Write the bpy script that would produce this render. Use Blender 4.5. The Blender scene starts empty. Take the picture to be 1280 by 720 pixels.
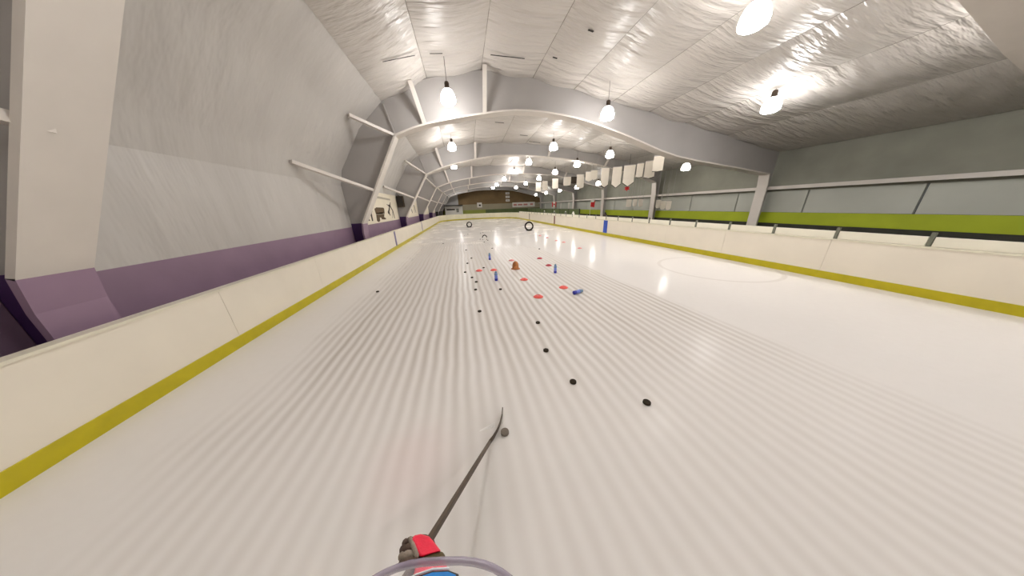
import bpy, math, random
from mathutils import Vector, Matrix
random.seed(7)
S = bpy.context.scene
COL = S.collection

# ------------------------------------------------------------------ camera
F_PX, PITCH, YAW, ROLL, CAM_H = 290.0, 0.3394, 0.1859, -0.0369, 2.0
cp, sp, cy, sy = math.cos(PITCH), math.sin(PITCH), math.cos(YAW), math.sin(YAW)
FWD = Vector((sy*cp, cy*cp, -sp)); r0 = Vector((cy, -sy, 0)); u0 = r0.cross(FWD)
RGT = r0*math.cos(ROLL) + u0*math.sin(ROLL); UPV = u0*math.cos(ROLL) - r0*math.sin(ROLL)
cam_d = bpy.data.cameras.new('camera'); cam = bpy.data.objects.new('camera', cam_d); COL.objects.link(cam)
cam_d.sensor_fit = 'HORIZONTAL'; cam_d.sensor_width = 36.0; cam_d.lens = 36.0*F_PX/1280.0
cam_d.clip_start = 0.01; cam_d.clip_end = 200
M = Matrix((RGT, UPV, -FWD)).transposed().to_4x4(); M.translation = (0, 0, CAM_H)
cam.matrix_world = M
S.camera = cam

# ------------------------------------------------------------------ world, exposure
w = bpy.data.worlds.new('world'); S.world = w; w.use_nodes = True
w.node_tree.nodes['Background'].inputs[0].default_value = (0.9, 0.92, 1.0, 1)
w.node_tree.nodes['Background'].inputs[1].default_value = 0.05
S.view_settings.view_transform = 'Standard'; S.view_settings.look = 'None'
S.view_settings.gamma = 1.0; S.view_settings.use_curve_mapping = False
S.view_settings.exposure = 0.52
LAMP_STRENGTH = 62.0

# ------------------------------------------------------------------ materials
def lin(c):
    return tuple(((v/255)/12.92 if v/255 <= .04045 else ((v/255+.055)/1.055)**2.4) for v in c) + (1,)
MATS = {}
def mat(name, rgb, rough=.6, var=.06, scale=6.0, bump=0.0, bscale=30.0, spec=.5, metal=0, alpha=1, trans=0, stretch=(1, 1, 1), emit=None, estr=0, ior=1.45):
    m = bpy.data.materials.new(name); m.use_nodes = True; nt = m.node_tree; N = nt.nodes; L = nt.links
    b = N['Principled BSDF']; c = lin(rgb)
    tc = N.new('ShaderNodeTexCoord'); mp = N.new('ShaderNodeMapping'); mp.inputs['Scale'].default_value = stretch
    L.new(tc.outputs['Object'], mp.inputs['Vector'])
    nz = N.new('ShaderNodeTexNoise'); nz.inputs['Scale'].default_value = scale; nz.inputs['Detail'].default_value = 4
    L.new(mp.outputs[0], nz.inputs['Vector'])
    rp = N.new('ShaderNodeValToRGB'); rp.color_ramp.elements[0].position = .3; rp.color_ramp.elements[1].position = .7
    rp.color_ramp.elements[0].color = tuple(max(0, v*(1-var)) for v in c[:3]) + (1,)
    rp.color_ramp.elements[1].color = tuple(min(1, v*(1+var)) for v in c[:3]) + (1,)
    L.new(nz.outputs['Fac'], rp.inputs[0]); L.new(rp.outputs[0], b.inputs['Base Color'])
    b.inputs['Roughness'].default_value = rough; b.inputs['Metallic'].default_value = metal
    b.inputs['Specular IOR Level'].default_value = spec; b.inputs['Alpha'].default_value = alpha
    b.inputs['Transmission Weight'].default_value = trans; b.inputs['IOR'].default_value = ior
    if bump:
        n2 = N.new('ShaderNodeTexNoise'); n2.inputs['Scale'].default_value = bscale; n2.inputs['Detail'].default_value = 3
        L.new(mp.outputs[0], n2.inputs['Vector'])
        bp = N.new('ShaderNodeBump'); bp.inputs['Strength'].default_value = bump; bp.inputs['Distance'].default_value = .14 if name.startswith('fabric') else .05
        L.new(n2.outputs['Fac'], bp.inputs['Height']); L.new(bp.outputs[0], b.inputs['Normal'])
    if emit:
        b.inputs['Emission Color'].default_value = lin(emit); b.inputs['Emission Strength'].default_value = estr
    MATS[name] = m
    return m

mat('fabric_white', (208, 202, 195), .33, .03, .6, 1.0, 3.0, .5, stretch=(.22, 1.5, 1))
mat('fabric_wall', (202, 198, 193), .4, .05, .8, .5, 1.8, .5, stretch=(1, 1.6, .4))
mat('steel_grey', (174, 170, 167), .5, .05, .7, .12, 1.2)
mat('steel_light', (222, 215, 207), .45, .04, 2)
mat('seam', (150, 142, 132), .7, .05)
mat('slit', (52, 48, 44), .9, .1)
mat('purple_dark', (70, 40, 92), .55, .1, 3)
mat('purple_light', (150, 124, 146), .45, .06, 2)
mat('board_white', (240, 232, 216), .35, .03, 1.5)
mat('board_far', (236, 230, 204), .35, .03, 1.5)
mat('kick_yellow', (196, 182, 28), .4, .08, 5)
mat('mark_blue', (44, 84, 190), .4, .08, 5)
mat('mark_purple', (120, 112, 160), .4, .08, 5)
mat('mark_red', (120, 62, 44), .4, .08, 5)
mat('cap_rail', (232, 226, 206), .4, .03)
mat('shield_white', (244, 240, 224), .3, .03, 2, spec=.6)
mat('post_grey', (120, 122, 108), .5, .05)
mat('concrete', (96, 92, 86), .8, .12, 2)
mat('wall_dark', (58, 58, 50), .8, .15, 3)
mat('wall_lime', (172, 186, 40), .6, .08, 1)
mat('wall_panel', (188, 190, 180), .6, .06, .6)
mat('wall_olive', (150, 150, 138), .8, .1, 1)
mat('wall_brown', (134, 110, 76), .8, .16, .5)
mat('wall_beige', (176, 166, 140), .8, .08, .5)
mat('wall_green', (108, 122, 78), .8, .1, .8)
mat('turf_lime', (160, 168, 84), .8, .1, .8)
mat('sign_white', (244, 240, 230), .5, .02)
mat('sign_dark', (66, 56, 46), .7, .1, 8)
mat('mural_white', (240, 231, 210), .5, .03, 2)
mat('mural_brown', (92, 72, 44), .7, .25, 14)
mat('mural_black', (62, 52, 40), .7, .2, 14)
mat('mural_grey', (186, 178, 160), .7, .1, 8)
mat('banner_white', (238, 230, 216), .7, .03, 3)
mat('banner_trim', (52, 44, 36), .7, .1)
mat('red_bright', (214, 40, 44), .5, .08)
mat('pink_print', (214, 150, 140), .6, .1)
mat('puck_rubber', (56, 48, 38), .8, .15, 60, .2, 200, .15)
mat('puck_frost', (122, 112, 100), .75, .12, 60, .2, 200)
mat('cone_red', (255, 104, 94), .5, .06, 20)
mat('cone_pink', (238, 150, 146), .5, .06, 20)
mat('cone_crimson', (190, 40, 60), .5, .1, 20)
mat('bottle_blue', (128, 146, 232), .3, .1, 14, spec=.5)
mat('bottle_navy', (58, 62, 178), .3, .15, 30)
mat('bottle_teal', (128, 166, 190), .2, .15, 30)
mat('dome_orange', (186, 122, 70), .6, .12, 25)
mat('dome_inner', (222, 150, 92), .6, .1, 25)
mat('tyre_black', (34, 28, 22), .85, .15, 30, .3, 90, .15)
mat('stick_brown', (84, 70, 55), .5, .12, 30)
mat('glove_red', (246, 40, 74), .6, .06, 30, .15, 120)
mat('glove_grey', (150, 138, 124), .7, .1, 40, .2, 160)
mat('glove_brown', (92, 74, 62), .7, .2, 40, .25, 160)
mat('glove_olive', (92, 80, 50), .7, .2, 40, .25, 160)
mat('visor_clear', (236, 232, 240), .05, .01, spec=.5, alpha=.22)
mat('visor_rim', (176, 164, 184), .2, .04, spec=.6, alpha=.62)
mat('helmet_black', (30, 29, 32), .35, .1, 20)
mat('helmet_white', (240, 240, 242), .3, .02)
mat('badge_blue', (6, 140, 226), .4, .08, 20)
mat('jersey', (40, 44, 58), .85, .15, 40, .2, 160)
mat('pants', (28, 28, 32), .8, .15, 40)
mat('skin', (214, 168, 140), .55, .05, 12)
mat('hair', (60, 44, 32), .7, .2, 60)
mat('skate_steel', (200, 202, 206), .25, .03, metal=1)
mat('lamp_cap', (74, 62, 52), .5, .1, 20, metal=.4)
mat('lamp_globe', (255, 250, 240), .4, .0, emit=(255, 252, 250), estr=LAMP_STRENGTH)
mat('lamp_globe_soft', (255, 250, 240), .4, .0, emit=(255, 250, 243), estr=LAMP_STRENGTH*.42)
mat('lamp_shade_soft', (255, 252, 246), .4, .0, emit=(255, 250, 243), estr=LAMP_STRENGTH*.12)
mat('lamp_shade', (255, 252, 246), .4, .0, emit=(255, 252, 250), estr=LAMP_STRENGTH*.24)
mat('speaker_black', (74, 62, 46), .8, .2, 8)
mat('fan_white', (250, 248, 244), .9, .02, 40, .4, 120)

# ice: painted white sheet under a wet skin, resurfacing grooves along the rink
def ice_material():
    m = bpy.data.materials.new('ice'); m.use_nodes = True; nt = m.node_tree; N = nt.nodes; L = nt.links
    b = N['Principled BSDF']
    def math_(op, a, c=None, clamp=False):
        n = N.new('ShaderNodeMath'); n.operation = op; n.use_clamp = clamp
        for i, v in enumerate((a, c)):
            if v is None: continue
            if isinstance(v, (int, float)): n.inputs[i].default_value = v
            else: L.new(v, n.inputs[i])
        return n.outputs[0]
    def sstep(v, a, c):
        n = N.new('ShaderNodeMapRange'); n.interpolation_type = 'SMOOTHSTEP'
        n.inputs['From Min'].default_value = a; n.inputs['From Max'].default_value = c
        L.new(v, n.inputs['Value']); return n.outputs[0]
    geo = N.new('ShaderNodeNewGeometry'); sep = N.new('ShaderNodeSeparateXYZ'); L.new(geo.outputs['Position'], sep.inputs[0])
    X, Y = sep.outputs[0], sep.outputs[1]
    u = math_('ADD', X, math_('MULTIPLY', Y, .017))
    nz = N.new('ShaderNodeTexNoise'); nz.inputs['Scale'].default_value = .8; nz.inputs['Detail'].default_value = 2
    L.new(geo.outputs['Position'], nz.inputs['Vector'])
    u2 = math_('ADD', u, math_('MULTIPLY', math_('SUBTRACT', nz.outputs['Fac'], .5), .10))
    st = math_('MULTIPLY', math_('ADD', math_('SINE', math_('MULTIPLY', u2, 2*math.pi/.145)), 1.0), .5)
    # irregular groove strength
    cmb = N.new('ShaderNodeCombineXYZ'); L.new(math_('MULTIPLY', u2, 3.1), cmb.inputs[0]); L.new(math_('MULTIPLY', Y, .12), cmb.inputs[1])
    n2 = N.new('ShaderNodeTexNoise'); n2.inputs['Scale'].default_value = 1.0; n2.inputs['Detail'].default_value = 3
    L.new(cmb.outputs[0], n2.inputs['Vector'])
    # grooved lane
    wob = math_('MULTIPLY', math_('SUBTRACT', nz.outputs['Fac'], .5), 1.2)
    lane = math_('MULTIPLY', sstep(math_('ADD', X, wob), -2.9, -2.0), math_('SUBTRACT', 1.0, sstep(math_('ADD', math_('ADD', X, math_('MULTIPLY', Y, .10)), math_('MULTIPLY', wob, .3)), 4.35, 4.6)))
    lane = math_('MULTIPLY', lane, math_('SUBTRACT', 1.0, sstep(math_('ADD', math_('ADD', Y, math_('MULTIPLY', X, .9)), math_('MULTIPLY', wob, 4)), 12.5, 16.5)))
    lane = math_('MULTIPLY', lane, math_('ADD', .25, math_('MULTIPLY', sstep(Y, 1.2, 3.6), .75)))
    groove = math_('MULTIPLY', math_('MULTIPLY', st, lane), math_('ADD', .35, math_('MULTIPLY', n2.outputs['Fac'], 1.2)))
    # snow scuffs
    n3 = N.new('ShaderNodeTexNoise'); n3.inputs['Scale'].default_value = .55; n3.inputs['Detail'].default_value = 5; n3.inputs['Roughness'].default_value = .6
    mp = N.new('ShaderNodeMapping'); mp.inputs['Scale'].default_value = (1.0, 1.0, 1); L.new(geo.outputs['Position'], mp.inputs[0]); L.new(mp.outputs[0], n3.inputs['Vector'])
    scuff = math_('MULTIPLY', sstep(n3.outputs['Fac'], .48, .7), sstep(Y, 11, 17))
    n4 = N.new('ShaderNodeTexNoise'); n4.inputs['Scale'].default_value = 9; n4.inputs['Detail'].default_value = 6
    L.new(geo.outputs['Position'], n4.inputs['Vector'])
    # colours
    def mix(fac, a, c):
        n = N.new('ShaderNodeMix'); n.data_type = 'RGBA'
        if isinstance(fac, float): n.inputs['Factor'].default_value = fac
        else: L.new(fac, n.inputs['Factor'])
        for k, v in (('A', a), ('B', c)):
            s = [i for i in n.inputs if i.name == k and i.type == 'RGBA'][0]
            if isinstance(v, tuple): s.default_value = v
            else: L.new(v, s)
        return [o for o in n.outputs if o.type == 'RGBA'][0]
    base = mix(math_('MULTIPLY', n4.outputs['Fac'], .35), lin((238, 234, 230)), lin((227, 222, 216)))
    base = mix(math_('MULTIPLY', groove, .85, True), base, lin((198, 190, 181)))  # groove bands darkened in the colour for the wet ridges' uneven reflection
    base = mix(math_('MULTIPLY', scuff, .45), base, lin((205, 196, 184)))
    # painted pink ring area of a face-off spot under the ice, near the skater
    dx = math_('ADD', X, .62); dy = math_('SUBTRACT', Y, 1.5)
    dist = math_('SQRT', math_('ADD', math_('MULTIPLY', dx, dx), math_('MULTIPLY', dy, dy)))
    pink = math_('MULTIPLY', math_('SUBTRACT', 1.0, sstep(dist, .05, .55)), .20)
    base = mix(pink, base, lin((232, 190, 190)))
    # faint painted circle on the right half
    dx = math_('SUBTRACT', X, 7.4); dy = math_('SUBTRACT', Y, 5.6)
    dist = math_('SQRT', math_('ADD', math_('MULTIPLY', dx, dx), math_('MULTIPLY', dy, dy)))
    ring = math_('SUBTRACT', 1.0, sstep(math_('ABSOLUTE', math_('SUBTRACT', dist, 1.45)), .03, .07))
    base = mix(math_('MULTIPLY', ring, .2), base, lin((170, 158, 146)))
    L.new(base, b.inputs['Base Color'])
    rg = math_('ADD', .15, math_('ADD', math_('MULTIPLY', lane, .08), math_('MULTIPLY', groove, .12)))
    rg = math_('ADD', rg, math_('MULTIPLY', scuff, .25))
    L.new(rg, b.inputs['Roughness'])
    b.inputs['Specular IOR Level'].default_value = .5; b.inputs['IOR'].default_value = 1.1
    bp = N.new('ShaderNodeBump'); bp.inputs['Strength'].default_value = .25; bp.inputs['Distance'].default_value = .01
    hgt = math_('ADD', math_('MULTIPLY', groove, -.5), math_('MULTIPLY', n4.outputs['Fac'], .35))
    L.new(hgt, bp.inputs['Height']); L.new(bp.outputs[0], b.inputs['Normal'])
    MATS['ice'] = m
ice_material()

# ------------------------------------------------------------------ mesh helpers
class MB:
    def __init__(s): s.v = []; s.f = []
    def add(s, vs, fs):
        o = len(s.v); s.v += [tuple(v) for v in vs]; s.f += [tuple(i+o for i in f) for f in fs]; return s
    def box(s, c, d, rot=None):
        x, y, z = (k/2 for k in d); P = [Vector((a*x, b*y, e*z)) for a in (-1, 1) for b in (-1, 1) for e in (-1, 1)]
        if rot is not None: P = [rot @ q for q in P]
        return s.add([q+Vector(c) for q in P], [(0, 1, 3, 2), (4, 6, 7, 5), (0, 4, 5, 1), (2, 3, 7, 6), (0, 2, 6, 4), (1, 5, 7, 3)])
    def bar(s, a, b, wx, wy, ref=Vector((0, 0, 1)), wx2=None, wy2=None):
        a = Vector(a); b = Vector(b); d = (b-a).normalized()
        if abs(d.dot(ref)) > .98: ref = Vector((0, 1, 0))
        p = d.cross(ref).normalized(); q = p.cross(d)
        wx2 = wx2 or wx; wy2 = wy2 or wy
        P = [a+p*wx/2*i+q*wy/2*j for i, j in ((-1, -1), (1, -1), (1, 1), (-1, 1))] + [b+p*wx2/2*i+q*wy2/2*j for i, j in ((-1, -1), (1, -1), (1, 1), (-1, 1))]
        return s.add(P, [(3, 2, 1, 0), (4, 5, 6, 7), (0, 1, 5, 4), (1, 2, 6, 5), (2, 3, 7, 6), (3, 0, 4, 7)])
    def lathe(s, prof, n=16, c=(0, 0, 0), axis='Z', cap=True):
        vs = []; fs = []
        for r, z in prof:
            for i in range(n):
                a = 2*math.pi*i/n; p = (r*math.cos(a), r*math.sin(a), z)
                if axis == 'X': p = (z, p[0], p[1])
                if axis == 'Y': p = (p[0], z, p[1])
                vs.append((p[0]+c[0], p[1]+c[1], p[2]+c[2]))
        for k in range(len(prof)-1):
            for i in range(n):
                j = (i+1) % n; fs.append((k*n+i, k*n+j, (k+1)*n+j, (k+1)*n+i))
        if cap and prof[0][0] > 1e-5: fs.append(tuple(range(n))[::-1])
        if cap and prof[-1][0] > 1e-5: fs.append(tuple((len(prof)-1)*n+i for i in range(n)))
        return s.add(vs, fs)
    def tube(s, pts, rad, n=10):
        pts = [Vector(p) for p in pts]
        if not isinstance(rad, (list, tuple)): rad = [rad]*len(pts)
        vs = []; fs = []; ref = Vector((0.31, .17, .93)); rings = []
        d0 = (pts[1]-pts[0]).normalized(); d1 = (pts[-1]-pts[-2]).normalized()
        seq = [(pts[0]-d0*rad[0]*.8, rad[0]*.45, d0)]
        for i, p in enumerate(pts):
            d = (pts[min(i+1, len(pts)-1)]-pts[max(i-1, 0)]).normalized(); seq.append((p, rad[i], d))
        seq.append((pts[-1]+d1*rad[-1]*.8, rad[-1]*.45, d1))
        for p, r, d in seq:
            a = d.cross(ref).normalized(); b = d.cross(a)
            for i in range(n):
                t = 2*math.pi*i/n; vs.append(p+a*math.cos(t)*r+b*math.sin(t)*r)
        for k in range(len(seq)-1):
            for i in range(n):
                j = (i+1) % n; fs.append((k*n+i, k*n+j, (k+1)*n+j, (k+1)*n+i))
        fs.append(tuple(range(n))[::-1]); fs.append(tuple((len(seq)-1)*n+i for i in range(n)))
        return s.add(vs, fs)
    def prism(s, poly, a, b, fn):
        """poly of 2-D points extruded from a to b; fn(p, t) -> 3-D"""
        n = len(poly)
        vs = [fn(p, a) for p in poly] + [fn(p, b) for p in poly]
        fs = [tuple(range(n))[::-1], tuple(range(n, 2*n))] + [(i, (i+1) % n, (i+1) % n+n, i+n) for i in range(n)]
        return s.add(vs, fs)
    def mesh(s, name, m, smooth=False):
        me = bpy.data.meshes.new(name); me.from_pydata(s.v, [], s.f); me.update()
        if m: me.materials.append(MATS[m])
        if smooth: me.polygons.foreach_set('use_smooth', [True]*len(me.polygons))
        return me
    def build(s, name, m, parent=None, smooth=False, bevel=0, loc=None):
        o = bpy.data.objects.new(name, s.mesh(name, m, smooth)); COL.objects.link(o)
        if parent is not None: o.parent = parent
        if loc is not None: o.location = loc
        if bevel:
            bv = o.modifiers.new('bevel', 'BEVEL'); bv.width = bevel; bv.segments = 2; bv.limit_method = 'ANGLE'
        return o
def tag(o, label=None, cat=None, group=None, kind=None):
    for k, v in (('label', label), ('category', cat), ('group', group), ('kind', kind)):
        if v: o[k] = v
    return o
def empty(name, loc=(0, 0, 0), rz=0):
    o = bpy.data.objects.new(name, None); COL.objects.link(o); o.location = loc; o.rotation_euler = (0, 0, rz); o.empty_display_size = .2
    return o
def inst(me, name, parent, loc=(0, 0, 0), rz=0):
    o = bpy.data.objects.new(name, me); COL.objects.link(o); o.parent = parent; o.location = loc; o.rotation_euler = (0, 0, rz); return o
def copy_tree(o, parent=None):
    c = o.copy(); COL.objects.link(c); c.parent = parent
    for ch in list(o.children): copy_tree(ch, c)
    return c

# ------------------------------------------------------------------ rink plan
XL, XR, Y0, Y1, RC, BH = -3.73, 8.77, -6.0, 43.6, 5.2, .945
YB, YR, YB2 = 13.76, 22.6, 31.9
def corner(cx, cy_, a0, a1, n):
    return [(cx+RC*math.cos(math.radians(a0+(a1-a0)*i/n)), cy_+RC*math.sin(math.radians(a0+(a1-a0)*i/n))) for i in range(n+1)]
outline = (corner(XR-RC, Y0+RC, -90, 0, 8) + corner(XR-RC, Y1-RC, 0, 90, 8) + corner(XL+RC, Y1-RC, 90, 180, 8) + corner(XL+RC, Y0+RC, 180, 270, 8))
tag(MB().prism(outline, -.04, 0, lambda p, t: (p[0], p[1], t)).build('floor', 'ice'), 'white indoor ice sheet with fine resurfacing grooves', None, None, 'structure')
tag(MB().box((6.0, 22, -.066), (25, 64, .12)).build('floor', 'concrete'), 'dark concrete floor around the ice sheet', None, None, 'structure')

# ------------------------------------------------------------------ frame and roof profiles
YS = [-4.75+7.8*i for i in range(8)]            # frame positions
T1 = [(-2.5, 5.72), (-.82, 6.5), (1.17, 6.83), (3.17, 6.68), (4.9, 6.38), (6.7, 6.05), (8.5, 5.72), (10.5, 5.35), (13, 4.9), (16.6, 4.2)]
T2 = [(-2.6, 5.45), (-.82, 6.0), (1.17, 6.22), (3.17, 6.3), (4.9, 6.25), (6.7, 6.1), (8.5, 5.9), (10.5, 5.6), (13, 5.1), (16.6, 4.3)]
T3 = [(-2.7, 5.25), (-.82, 5.75), (1.17, 5.95), (3.17, 6.02), (4.9, 6.02), (6.7, 5.95), (8.5, 5.78), (10.5, 5.5), (13, 5.0), (16.6, 4.2)]
B1 = [(-2.23, 4.65), (-1.0, 5.05), (1.3, 5.45), (2.97, 5.57), (5.17, 5.34), (7.66, 4.71), (10.19, 3.98), (14, 3.45), (16.1, 3.15)]
B2 = [(-2.26, 4.29), (-.72, 4.82), (2.12, 5.37), (4.52, 5.46), (7.05, 5.3), (9.4, 5.04), (11.27, 4.68), (15.18, 3.75), (16.1, 3.45)]
B3 = [(-2.42, 4.02), (-.8, 4.55), (2.1, 5.02), (4.5, 5.2), (7.0, 5.2), (9.4, 5.06), (11.3, 4.76), (15.2, 3.8), (16.1, 3.5)]
def TP(j): return T1 if j <= 2 else (T2 if j == 3 else T3)
def BP(j): return B1 if j <= 2 else (B2 if j == 3 else B3)
def WP(j):                                      # left wall, bottom to eave
    return [(-4.5, 0), (-4.5, 1.42), (-4.5, 2.95), (-4.35, 3.5), (-3.45, 4.85), TP(j)[0]]
def smooth_poly(P, n=4):
    out = []
    for i in range(len(P)-1):
        p0 = P[max(i-1, 0)]; p1 = P[i]; p2 = P[i+1]; p3 = P[min(i+2, len(P)-1)]
        for k in range(n):
            t = k/n
            out.append(tuple(.5*((2*p1[a])+(-p0[a]+p2[a])*t+(2*p0[a]-5*p1[a]+4*p2[a]-p3[a])*t*t+(-p0[a]+3*p1[a]-3*p2[a]+p3[a])*t**3) for a in (0, 1)))
    out.append(P[-1]); return out
def interp(P, x):
    for a, b in zip(P, P[1:]):
        if a[0] <= x <= b[0]: return a[1]+(b[1]-a[1])*(x-a[0])/(b[0]-a[0])
    return P[0][1] if x < P[0][0] else P[-1][1]
def roof_z(x, y):
    k = 0
    while k < len(YS)-2 and y > YS[k+1]: k += 1
    t = max(0, min(1, (y-YS[k])/7.8))
    return interp(TP(k), x)*(1-t)+interp(TP(k+1), x)*t

# ceiling: slack vinyl panels between seams
def wrinkle(x, y, t):
    e = math.exp(-(t*7.8)/.9)+math.exp(-((1-t)*7.8)/.9)
    a = math.sin(y*5.3+math.sin(x*1.7)*1.1)*.5+math.sin(y*9.7+x*1.9+2*math.sin(x*.9))*.3+math.sin(y*2.1+x*3.3)*.4
    c = math.sin(y*12.5+1.3*math.sin(x*1.1+y*.7))*.6+math.sin(y*17+x*2.2)*.3
    lft = max(0, 1-(x+2.6)/6.0)
    return a*(.014+.05*e) + c*(.008*lft+.028*e*(.5+.5*lft)) - .05*math.sin(math.pi*t)
ceil = empty('ceiling'); tag(ceil, 'slack white vinyl ceiling lining sewn from long panels', None, None, 'structure')
for k in range(len(YS)-1):
    ya, yb = YS[k]+.02, YS[k+1]-.02
    ta, tb = TP(k), TP(k+1)
    ny = 96 if k in (1, 2) else (48 if k == 3 else 12)
    for i in range(9):
        nx = 6 if k < 4 else 3
        vs = []; fs = []
        for a in range(ny+1):
            t = a/ny; y = ya+(yb-ya)*t
            for b in range(nx+1):
                s = b/nx
                xa = ta[i][0]+(ta[i+1][0]-ta[i][0])*s; za = ta[i][1]+(ta[i+1][1]-ta[i][1])*s
                xb = tb[i][0]+(tb[i+1][0]-tb[i][0])*s; zb = tb[i][1]+(tb[i+1][1]-tb[i][1])*s
                x = xa+(xb-xa)*t; z = za+(zb-za)*t
                vs.append((x+(.006 if b == 0 else -.006 if b == nx else 0), y, z+wrinkle(x, y, t)*(math.sin(math.pi*s)*.8+.2)-.06*math.sin(math.pi*s)))
        for a in range(ny):
            for b in range(nx):
                q = a*(nx+1)+b; fs.append((q, q+1, q+nx+2, q+nx+1))
        MB().add(vs, fs).build('ceiling_panel', 'fabric_white', ceil, True)
        if i: # sewn seam cord along the panel edge
            MB().bar((ta[i][0], ya, ta[i][1]-.004), (tb[i][0], yb, tb[i][1]-.004), .022, .012).build('seam', 'seam', ceil)
# torn slits in the lining
for (xa, ya), (xb, yb), wd in (((1.38, 9.61), (2.5, 9.5), .035), ((3.81, 7.68), (3.97, 7.68), .05), ((3.35, 9.14), (3.5, 9.14), .05), ((-1.79, 8.73), (-.95, 9.15), .03), ((-.52, 9.24), (-.15, 9.31), .025), ((2.2, 14.9), (2.7, 14.95), .06), ((4.0, 16.6), (4.5, 16.6), .06), ((4.9, 17.7), (5.7, 17.7), .06)):
    za, zb = roof_z(xa, ya)-.13, roof_z(xb, yb)-.13
    MB().bar((xa, ya, za), (xb, yb, zb), wd, .01).build('torn_slit', 'slit', ceil)
tag(MB().box((6, 22, 7.6), (26, 64, .1)).build('roof_deck', 'steel_grey'), 'outer roof deck above the lining', None, None, 'structure')

# left wall: purple dado, white-grey lining above, one lining sheet for each bay
wl = empty('wall_left'); tag(wl, 'leaning left wall with purple dado and draped grey lining', None, None, 'structure')
for k in range(len(YS)-1):
    ya, yb = YS[k]+.02, YS[k+1]-.02; wa, wb = WP(k), WP(k+1)
    MB().box((-4.56, (ya+yb)/2, .7), (.12, yb-ya, 1.44)).build('dado_panel', 'purple_light', wl)
    ny = 26 if k < 4 else 10
    for (i0, i1, nm) in ((1, 2, 'lower_lining'), (2, 5, 'upper_lining')):
        vs = []; fs = []; rows = []
        for i in range(i0, i1):
            m_ = 6
            for q in range(m_ + (1 if i == i1-1 else 0)): rows.append((i, q/m_))
        for a in range(ny+1):
            t = a/ny; y = ya+(yb-ya)*t; e = math.exp(-t*7.8/.9)+math.exp(-(1-t)*7.8/.9)
            for (i, s) in rows:
                xa = wa[i][0]+(wa[i+1][0]-wa[i][0])*s; za = wa[i][1]+(wa[i+1][1]-wa[i][1])*s
                xb = wb[i][0]+(wb[i+1][0]-wb[i][0])*s; zb = wb[i][1]+(wb[i+1][1]-wb[i][1])*s
                x = xa+(xb-xa)*t; z = za+(zb-za)*t
                rip = (math.sin(y*6.5+z*1.3)*.5+math.sin(y*11+z*2.1)*.3)*(.006+.02*e) if nm == 'upper_lining' else 0
                vs.append((x+rip, y, z))
        n = len(rows)
        for a in range(ny):
            for b in range(n-1): fs.append((a*n+b, (a+1)*n+b, (a+1)*n+b+1, a*n+b+1))
        MB().add(vs, fs).build(nm, 'fabric_wall', wl, True)
tag(MB().box((-4.75, 22, 3.8), (.12, 64, 7.7)).build('wall_left', 'steel_grey'), 'outer skin of the left wall', None, None, 'structure')

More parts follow.
